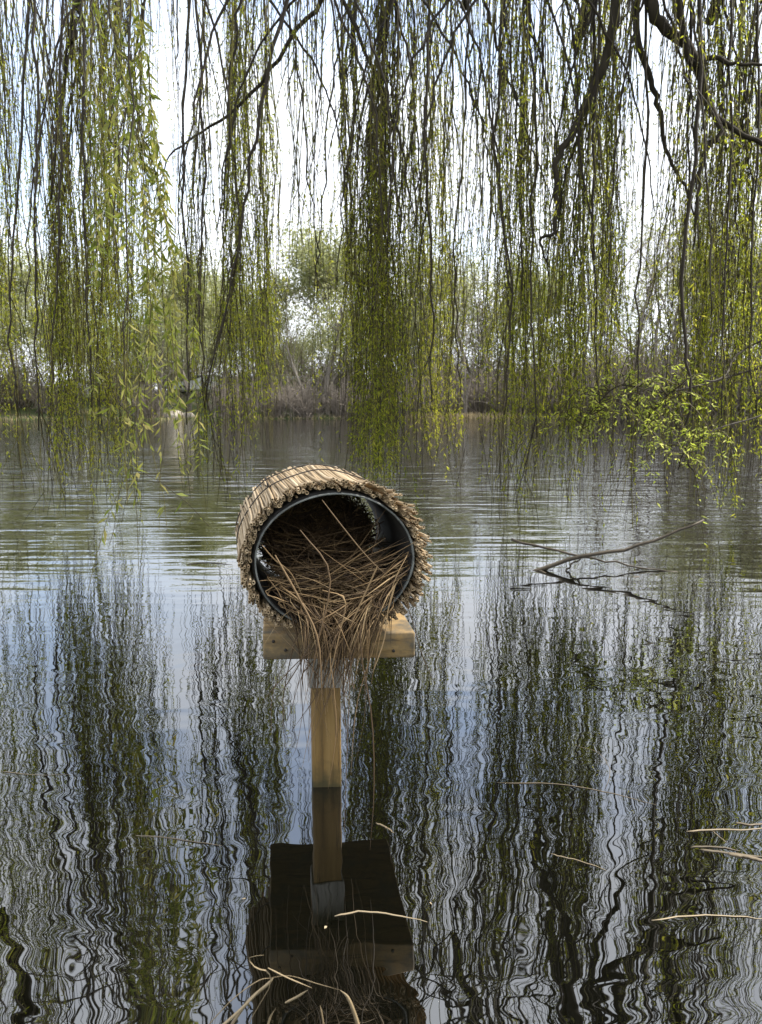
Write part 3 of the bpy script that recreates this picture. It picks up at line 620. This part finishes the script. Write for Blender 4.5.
# ------------------------------------------------------------------ far bank: trees, shrubs, reeds, cars, shed
def grow_tree(h, leafy, spread, twig=1.0, trunks=1):
    """trunk+limbs, twigs and leaf clumps of one far tree, base at the origin"""
    tr, tw, lf = MB(), MB(), MB(); ends = []
    def rec(p, d, ln, r, lev):
        n = 5; pts = [p]; dd = d.copy()
        for _ in range(n):
            dd = dd+rng.normal(size=3)*.13+np.array([0, 0, .05]); dd /= np.linalg.norm(dd); pts.append(pts[-1]+dd*ln/n)
        pts = np.array(pts); r1 = r*.6
        (tr if lev < 2 else tw).tube(pts, np.linspace(r, r1, n+1), 6 if lev < 2 else 3, rng.uniform(0, 1), cap=False)
        if lev >= 4:
            ends.append(pts); return
        for _ in range({0: 7, 1: 6, 2: 5, 3: 5}[lev]):
            t = rng.uniform(.25 if lev else .1, 1); q = pts[min(n, int(t*n+.5))]
            a = rng.uniform(.35, .95)*spread; ax = rng.normal(size=3); side = np.cross(dd, ax); side /= np.linalg.norm(side)+1e-9
            nd = dd*math.cos(a)+side*math.sin(a)
            rec(q, nd, ln*rng.uniform(.5, .72)*(1.1-.25*t if lev == 0 else 1), r1*rng.uniform(.45, .65), lev+1)
    for k in range(trunks):
        d = np.array([rng.normal()*.12*trunks**.5, rng.normal()*.12, 1]); d /= np.linalg.norm(d)
        rec(np.array([rng.normal()*.3*(trunks > 1), 0, -.3]), d, h*.55, h*.012, 0)
    E = np.concatenate(ends)
    if leafy > 0:
        n = int(len(E)*leafy); q = E[rng.integers(0, len(E), n)]+rng.normal(size=(n, 3))*.18
        lf.leaves(q, rng.normal(size=(n, 3))+[0, 0, -.3], rng.uniform(.10, .24, n), rng.uniform(.05, .11, n), np.clip(rng.normal(.5, .25, n), 0, 1))
    return tr, tw, lf
def tree_proto(h, leafy, spread, trunks=1, hang=0):
    tr, tw, lf = grow_tree(h, leafy, spread, trunks=trunks)
    root = empty('bank_tree', (0, 0, 0), '', 'tree')
    tr.build('trunk', M['far_bark'], root); tw.build('twigs', M['shrub_twig'] if lf.v else M['bare_twig'], root)
    if lf.v: lf.build('leaves', M['far_leaf'], root)
    return root
def shrub_proto(h, leafy):
    tw, lf = MB(), MB(); E = []
    for _ in range(150):
        d = np.array([rng.normal()*.55, rng.normal()*.55, 1]); d /= np.linalg.norm(d); p = np.array([rng.normal()*.35, rng.normal()*.35, -.1])
        ln = h*rng.uniform(.5, 1.05); pts = spline([p, p+d*ln*.5+rng.normal(size=3)*.1, p+d*ln+np.array([0, 0, -.12*h*rng.random()])+rng.normal(size=3)*.2], 7)
        tw.tube(pts, np.linspace(.022, .006, 7), 3, rng.random(), cap=False); E.append(pts[3:])
        for _ in range(5):
            q = pts[rng.integers(2, 7)]; e = q+rng.normal(size=3)*.28+[0, 0, .2]; tw.tube([q, (q+e)/2+rng.normal(size=3)*.04, e], [.011, .008, .004], 3, rng.random(), cap=False); E.append(np.array([e]))
    E = np.concatenate(E)
    if leafy:
        n = int(len(E)*leafy); lf.leaves(E[rng.integers(0, len(E), n)]+rng.normal(size=(n, 3))*.08, rng.normal(size=(n, 3)), rng.uniform(.07, .15, n), rng.uniform(.04, .07, n), np.clip(rng.normal(.5, .25, n), 0, 1))
    root = empty('bank_shrub', (0, 0, 0), '', 'shrub'); tw.build('stems', M['shrub_twig'], root)
    if lf.v: lf.build('leaves', M['far_leaf'], root)
    return root
def copy_tree(o, parent=None):
    c = o.copy(); COL.objects.link(c)
    if parent is not None: c.parent = parent
    for ch in list(o.children): copy_tree(ch, c)
    return c
ORD = ['first', 'second', 'third', 'fourth', 'fifth', 'sixth', 'seventh', 'eighth', 'ninth', 'tenth', 'eleventh', 'twelfth', 'thirteenth', 'fourteenth', 'fifteenth', 'sixteenth', 'seventeenth', 'eighteenth', 'nineteenth', 'twentieth', 'twenty-first', 'twenty-second', 'twenty-third', 'twenty-fourth', 'twenty-fifth', 'twenty-sixth', 'twenty-seventh', 'twenty-eighth', 'twenty-ninth']
def place(protos, spots, lab, group):
    used = set(); cnt = 0
    for px, dist, h, k in sorted(spots):
        pr = protos[k]; o = pr if k not in used else copy_tree(pr); used.add(k)
        x = (px-381)/F*dist*1.0; y = dist
        y = max(y, float(far_shore(np.array(x)))+.6)
        x = (px-381)/F*y
        o.location = (x, y, float(ground_z(np.array(x), np.array(y)))); s = h/10; o.scale = (s*rng.uniform(.9, 1.1), s*rng.uniform(.9, 1.1), s)
        o.rotation_euler.z = rng.uniform(0, 6.28)
        o['label'] = lab % ORD[cnt]; o['group'] = group; cnt += 1
bare = [tree_proto(10, 0.0, .8), tree_proto(10, .10, .7)]
green = [tree_proto(10, 1.2, .95), tree_proto(10, 1.7, 1.05), tree_proto(10, 1.0, .85, trunks=2)]
place(green, [(-30, 46, 11, 0), (25, 50, 12, 1), (75, 47, 10, 2), (125, 52, 9, 0), (190, 48, 11.5, 1), (232, 54, 10, 2), (285, 56, 12, 0), (330, 52, 14, 1), (385, 56, 14, 2), (425, 60, 11, 0), (478, 58, 12, 2), (540, 60, 13.5, 1), (655, 56, 17, 0), (770, 50, 14, 1), (0, 56, 8, 2), (60, 58, 7.5, 1), (150, 56, 7, 0), (172, 66, 10, 1), (186, 62, 8.5, 2), (215, 60, 7.5, 1), (260, 58, 7, 2), (310, 60, 8, 0), (350, 58, 8, 2), (405, 62, 8.5, 1)],
      'pale green budding tree on the far bank, %s of the green ones from the left', 'green trees along the far bank')
place(bare, [(55, 58, 12, 0), (160, 44, 8.5, 1), (262, 62, 12, 1), (310, 50, 9, 0), (445, 52, 10.5, 0), (465, 51, 9.5, 1), (500, 54, 11.5, 0), (580, 52, 12, 1), (620, 50, 13, 0), (640, 46, 12.5, 1), (672, 45, 13, 0), (700, 47, 13.5, 1), (730, 44, 12.5, 0), (790, 44, 13, 1), (605, 58, 16, 1), (650, 60, 17, 0), (685, 58, 16, 1), (715, 60, 16.5, 0), (425, 56, 12, 1), (520, 58, 13, 0)],
      'leafless grey brown tree on the far bank, %s of the bare ones from the left', 'bare trees along the far bank')
shr = [shrub_proto(2.6, 0), shrub_proto(2.6, .5)]
place(shr[:1], [(150, 41, 10, 0), (182, 64, 22, 0), (235, 46, 12, 0), (275, 48, 10, 0), (305, 46, 11, 0), (345, 47, 12, 0), (375, 50, 12, 0), (405, 49, 13, 0), (440, 52, 15, 0), (478, 54, 15, 0), (510, 53, 14, 0), (545, 54, 15, 0), (590, 50, 16, 0), (625, 47, 17, 0), (655, 46, 18, 0), (690, 44, 17, 0), (725, 42, 16, 0), (775, 40, 16, 0), (560, 66, 23, 0), (600, 64, 24, 0), (635, 66, 26, 0), (668, 64, 27, 0), (705, 66, 26, 0), (740, 64, 25, 0), (500, 68, 22, 0), (445, 68, 22, 0), (330, 66, 21, 0)],
      'brown leafless shrub at the far waterline, %s of the bare shrubs from the left', 'bare shrubs along the far waterline')
place([shr[1]], [(-15, 48, 16, 0), (20, 50, 17, 0), (58, 49, 12, 0), (118, 55, 14, 0), (140, 62, 20, 0), (248, 52, 16, 0), (285, 62, 20, 0), (325, 55, 18, 0), (360, 56, 19, 0), (425, 58, 19, 0), (460, 59, 20, 0), (500, 60, 21, 0), (530, 59, 20, 0), (565, 56, 18, 0), (640, 54, 18, 0), (745, 48, 17, 0)],
      'green leafing shrub at the far waterline, %s of the green shrubs from the left', 'green shrubs along the far waterline')
# pale dry reed fringe along the far waterline
b = MB(); n = 5200
px = np.concatenate([rng.uniform(405, 520, 2600), rng.uniform(-60, 820, 2600)])
base = far_shore((px-381)/F*45); x = (px-381)/F*base; y = far_shore(x)+rng.uniform(-.35, .5, n); z = np.maximum(ground_z(x, y), -.1)
p = np.stack([x, y, z], 1); hh = rng.uniform(.12, .42, n)*np.where(np.arange(n) < 2600, 1, .6)
b.leaves(p, rng.normal(size=(n, 3))*[.25, .25, .1]+[0, 0, 1], hh, rng.uniform(.02, .05, n), rng.random(n))
tag(b.build('dry_reed_fringe', M['fringe']), 'pale dry reeds lining the far waterline', 'reeds', kind='stuff')
# pale stones at the left end of the far bank
for k, (px, s, lab) in enumerate([(172, 1.0, 'largest pale stone at the far waterline left of the reed tube'), (188, .7, 'smaller pale stone directly right of the largest one on the far waterline'), (222, .6, 'pale low stone farthest right on the far waterline left of the tube')]):
    ys = float(far_shore(np.array((px-381)/F*37.))); x = (px-381)/F*ys; s *= .8
    b = MB(); th = np.linspace(0, math.pi, 9); ph = np.arange(14)*2*np.pi/14
    v = np.array([[math.sin(a)*math.cos(c), math.sin(a)*math.sin(c), math.cos(a)] for a in th for c in ph])
    v = v*(1+.16*np.sin(v[:, :1]*3+k)+.12*np.sin(v[:, 1:2]*5+v[:, 2:]*3+k*2))*np.array([.85, .5, .42])*s+[x, ys+.3, .18]
    i = np.arange(8)[:, None]*14; j = np.arange(14)[None]; j2 = (j+1) % 14
    b.add(v, [np.stack([i+j, i+14+j, i+14+j2, i+j2], -1).reshape(-1, 4)]); o = b.build('bank_stone', M['stone'], origin=(x, ys+.3, 0), smooth=True); tag(o, lab, 'stone', 'pale stones on the far waterline')

def make_car(px, dist, paint, label, flip=1, zb=None):
    x = (px-381)/F*dist; zb = float(ground_z(np.array(x), np.array(dist))) if zb is None else zb
    root = empty('parked_car', (x, dist, zb), label, 'car', 'cars parked on the far bank'); O = np.array([x, dist, zb])
    prof = np.array([[-2.1, .35], [-2.12, .62], [-2.0, .82], [-1.75, .92], [-1.25, 1.38], [-.9, 1.47], [.35, 1.45], [.6, 1.38], [1.15, .95], [1.85, .84], [2.1, .66], [2.12, .35]])*[flip, 1]
    b = MB(); n = len(prof); v = []
    for yy, sh in ((-.82, .9), (-.74, 1), (.74, 1), (.82, .9)):
        for a, c in prof: v.append(O+[a*(1 if sh == 1 else .985), yy*(1 if c < 1 else .84), .33+(c-.33)*(1 if sh == 1 else .97)])
    j = np.arange(n-1); f = [np.stack([r*n+j, r*n+j+1, (r+1)*n+j+1, (r+1)*n+j], -1) for r in range(3)]
    f += [np.stack([np.array([0]), np.array([n]), np.array([2*n]), np.array([3*n])], -1)[:, ::-1], np.array([[n-1, 2*n-1, 3*n-1, 4*n-1]]), np.arange(n)[None, ::-1], 3*n+np.arange(n)[None]]
    b.add(v, f); b.build('body', M[paint], root, bevel=.03)
    for w in ([[-1.2, 1.0], [-1.55, .97], [-1.2, 1.31], [-.85, 1.38], [-.35, 1.38], [-.35, 1.0]], [[-.28, 1.0], [-.28, 1.38], [.3, 1.37], [.52, 1.3], [.95, .98]]):
        for sd in (-1, 1):
            b = MB(); w2 = np.array(w)*[flip, 1]
            vv = [O+[a, sd*(.84*(1 if c < 1 else .84)+(.0 if c < 1 else .006)), c] for a, c in w2]; b.add(vv+[q-np.array([0, sd*.03, 0]) for q in vv], [np.arange(len(w2))[None], len(w2)+np.arange(len(w2))[None, ::-1]]); b.build('side_window', M['glass'], root)
    for wx in (-1.3, 1.3):
        for sd in (-1, 1):
            b = MB(); c = O+[wx, sd*.76, .32]; b.tube([c-[0, .1, 0], c+[0, .1, 0]], .32, 18); t = b.build('wheel', M['tyre'], root)
            b = MB(); b.tube([c-[0, .105, 0], c+[0, .105, 0]], .19, 12); b.build('hub', M['hub'], t)
    for sd in (-.6, .6):
        b = MB(); b.box((-.04, -.14, -.07), (.04, .14, .07), o=O+[2.1*flip, sd, .66]); b.build('headlight', M['lamp'], root, bevel=.02)
make_car(88, 56, 'car_white', 'white car parked on the far left bank between hanging willow strands')
make_car(205, 58, 'car_white', 'small white car parked on the far left bank behind bare twigs', flip=-1)
# low shed with a pale roof
sx, sy = (268-381)/F*60, 60.; sz = float(ground_z(np.array(sx), np.array(sy))); O = np.array([sx, sy, sz])
sh = empty('low_shed', O, 'long low shed with a pale flat roof behind the far bank, left of centre', 'shed')
b = MB(); b.box((-3, -1.5, -.3), (3, 1.5, 1.0), o=O); b.build('wall', M['wall'], sh)
b = MB(); b.box((-3.25, -1.75, 1.002), (3.25, 1.75, 1.25), o=O); b.build('roof', M['roof'], sh, bevel=.02)
b = MB(); b.box((-.5, -1.54, -.1), (.5, -1.503, .9), o=O); b.build('door', M['door'], sh)

# ------------------------------------------------------------------ light, sky, camera
SUN_EL, SUN_AZ = R(50), R(76)          # azimuth clockwise from +Y (the view direction): behind, to the right
w = bpy.data.worlds.new('World'); S.world = w; w.use_nodes = True
nt = w.node_tree; nt.nodes.clear(); N, L = nt.nodes, nt.links
out = N.new('ShaderNodeOutputWorld'); bg = N.new('ShaderNodeBackground'); bg.inputs['Strength'].default_value = .1; L.new(bg.outputs[0], out.inputs[0])
sky = N.new('ShaderNodeTexSky'); sky.sky_type = 'NISHITA'; sky.sun_disc = False; sky.sun_elevation = SUN_EL; sky.sun_rotation = SUN_AZ
tc = N.new('ShaderNodeTexCoord'); mp = N.new('ShaderNodeMapping'); mp.inputs['Scale'].default_value = (1.6, 1.6, 2.4); mp.inputs['Rotation'].default_value = (0, 0, R(-46)); mp.inputs['Location'].default_value = (.35, 0, .1)
L.new(tc.outputs['Generated'], mp.inputs[0])
nz = N.new('ShaderNodeTexNoise'); nz.inputs['Scale'].default_value = 1.5; nz.inputs['Detail'].default_value = 7; nz.inputs['Roughness'].default_value = .5; L.new(mp.outputs[0], nz.inputs['Vector'])
cr = ramp(N, [(.33, (.30, .30, .30)), (.48, (1, 1, 1))]); L.new(nz.outputs['Fac'], cr.inputs[0])
cc = ramp(N, [(.40, (9.6, 10, 10.6)), (.75, (7.9, 8.4, 9.4))]); L.new(nz.outputs['Fac'], cc.inputs[0])
gain = N.new('ShaderNodeMix'); gain.data_type = 'RGBA'; gain.blend_type = 'MULTIPLY'; gain.inputs[0].default_value = 1; gain.inputs[7].default_value = (2.0, 2.0, 2.0, 1); L.new(sky.outputs[0], gain.inputs[6])
mx = N.new('ShaderNodeMix'); mx.data_type = 'RGBA'; L.new(cr.outputs[0], mx.inputs[0]); L.new(gain.outputs[2], mx.inputs[6]); L.new(cc.outputs[0], mx.inputs[7])
L.new(mx.outputs[2], bg.inputs['Color'])
sl = bpy.data.lights.new('sun', 'SUN'); sl.energy = 4.5; sl.angle = R(6); sl.color = (1, .94, .84)
so = bpy.data.objects.new('sun', sl); COL.objects.link(so); so.location = (5, -5, 12)
from mathutils import Vector
dv = Vector((math.sin(SUN_AZ)*math.cos(SUN_EL), math.cos(SUN_AZ)*math.cos(SUN_EL), math.sin(SUN_EL)))
so.rotation_euler = dv.to_track_quat('Z', 'Y').to_euler()
cam = bpy.data.cameras.new('camera'); co = bpy.data.objects.new('camera', cam); COL.objects.link(co); S.camera = co
co.location = (0, 0, CAMH); co.rotation_euler = (R(90)-PITCH, 0, 0)
cam.sensor_fit = 'VERTICAL'; cam.sensor_height = 36; cam.lens = F/HH*36; cam.clip_start = .05; cam.clip_end = 3000
cam.dof.use_dof = True; cam.dof.focus_distance = 1.6; cam.dof.aperture_fstop = 11
S.view_settings.view_transform = 'Standard'; S.view_settings.look = 'None'; S.view_settings.gamma = 1; S.view_settings.exposure = 1.02; S.view_settings.use_curve_mapping = False
S.cycles.use_denoising = True
S.cycles.max_bounces = 8; S.cycles.transparent_max_bounces = 8; S.cycles.diffuse_bounces = 3; S.cycles.glossy_bounces = 3; S.cycles.caustics_reflective = False; S.cycles.caustics_refractive = False
for o in S.objects:
    if '_o' in o: del o['_o']
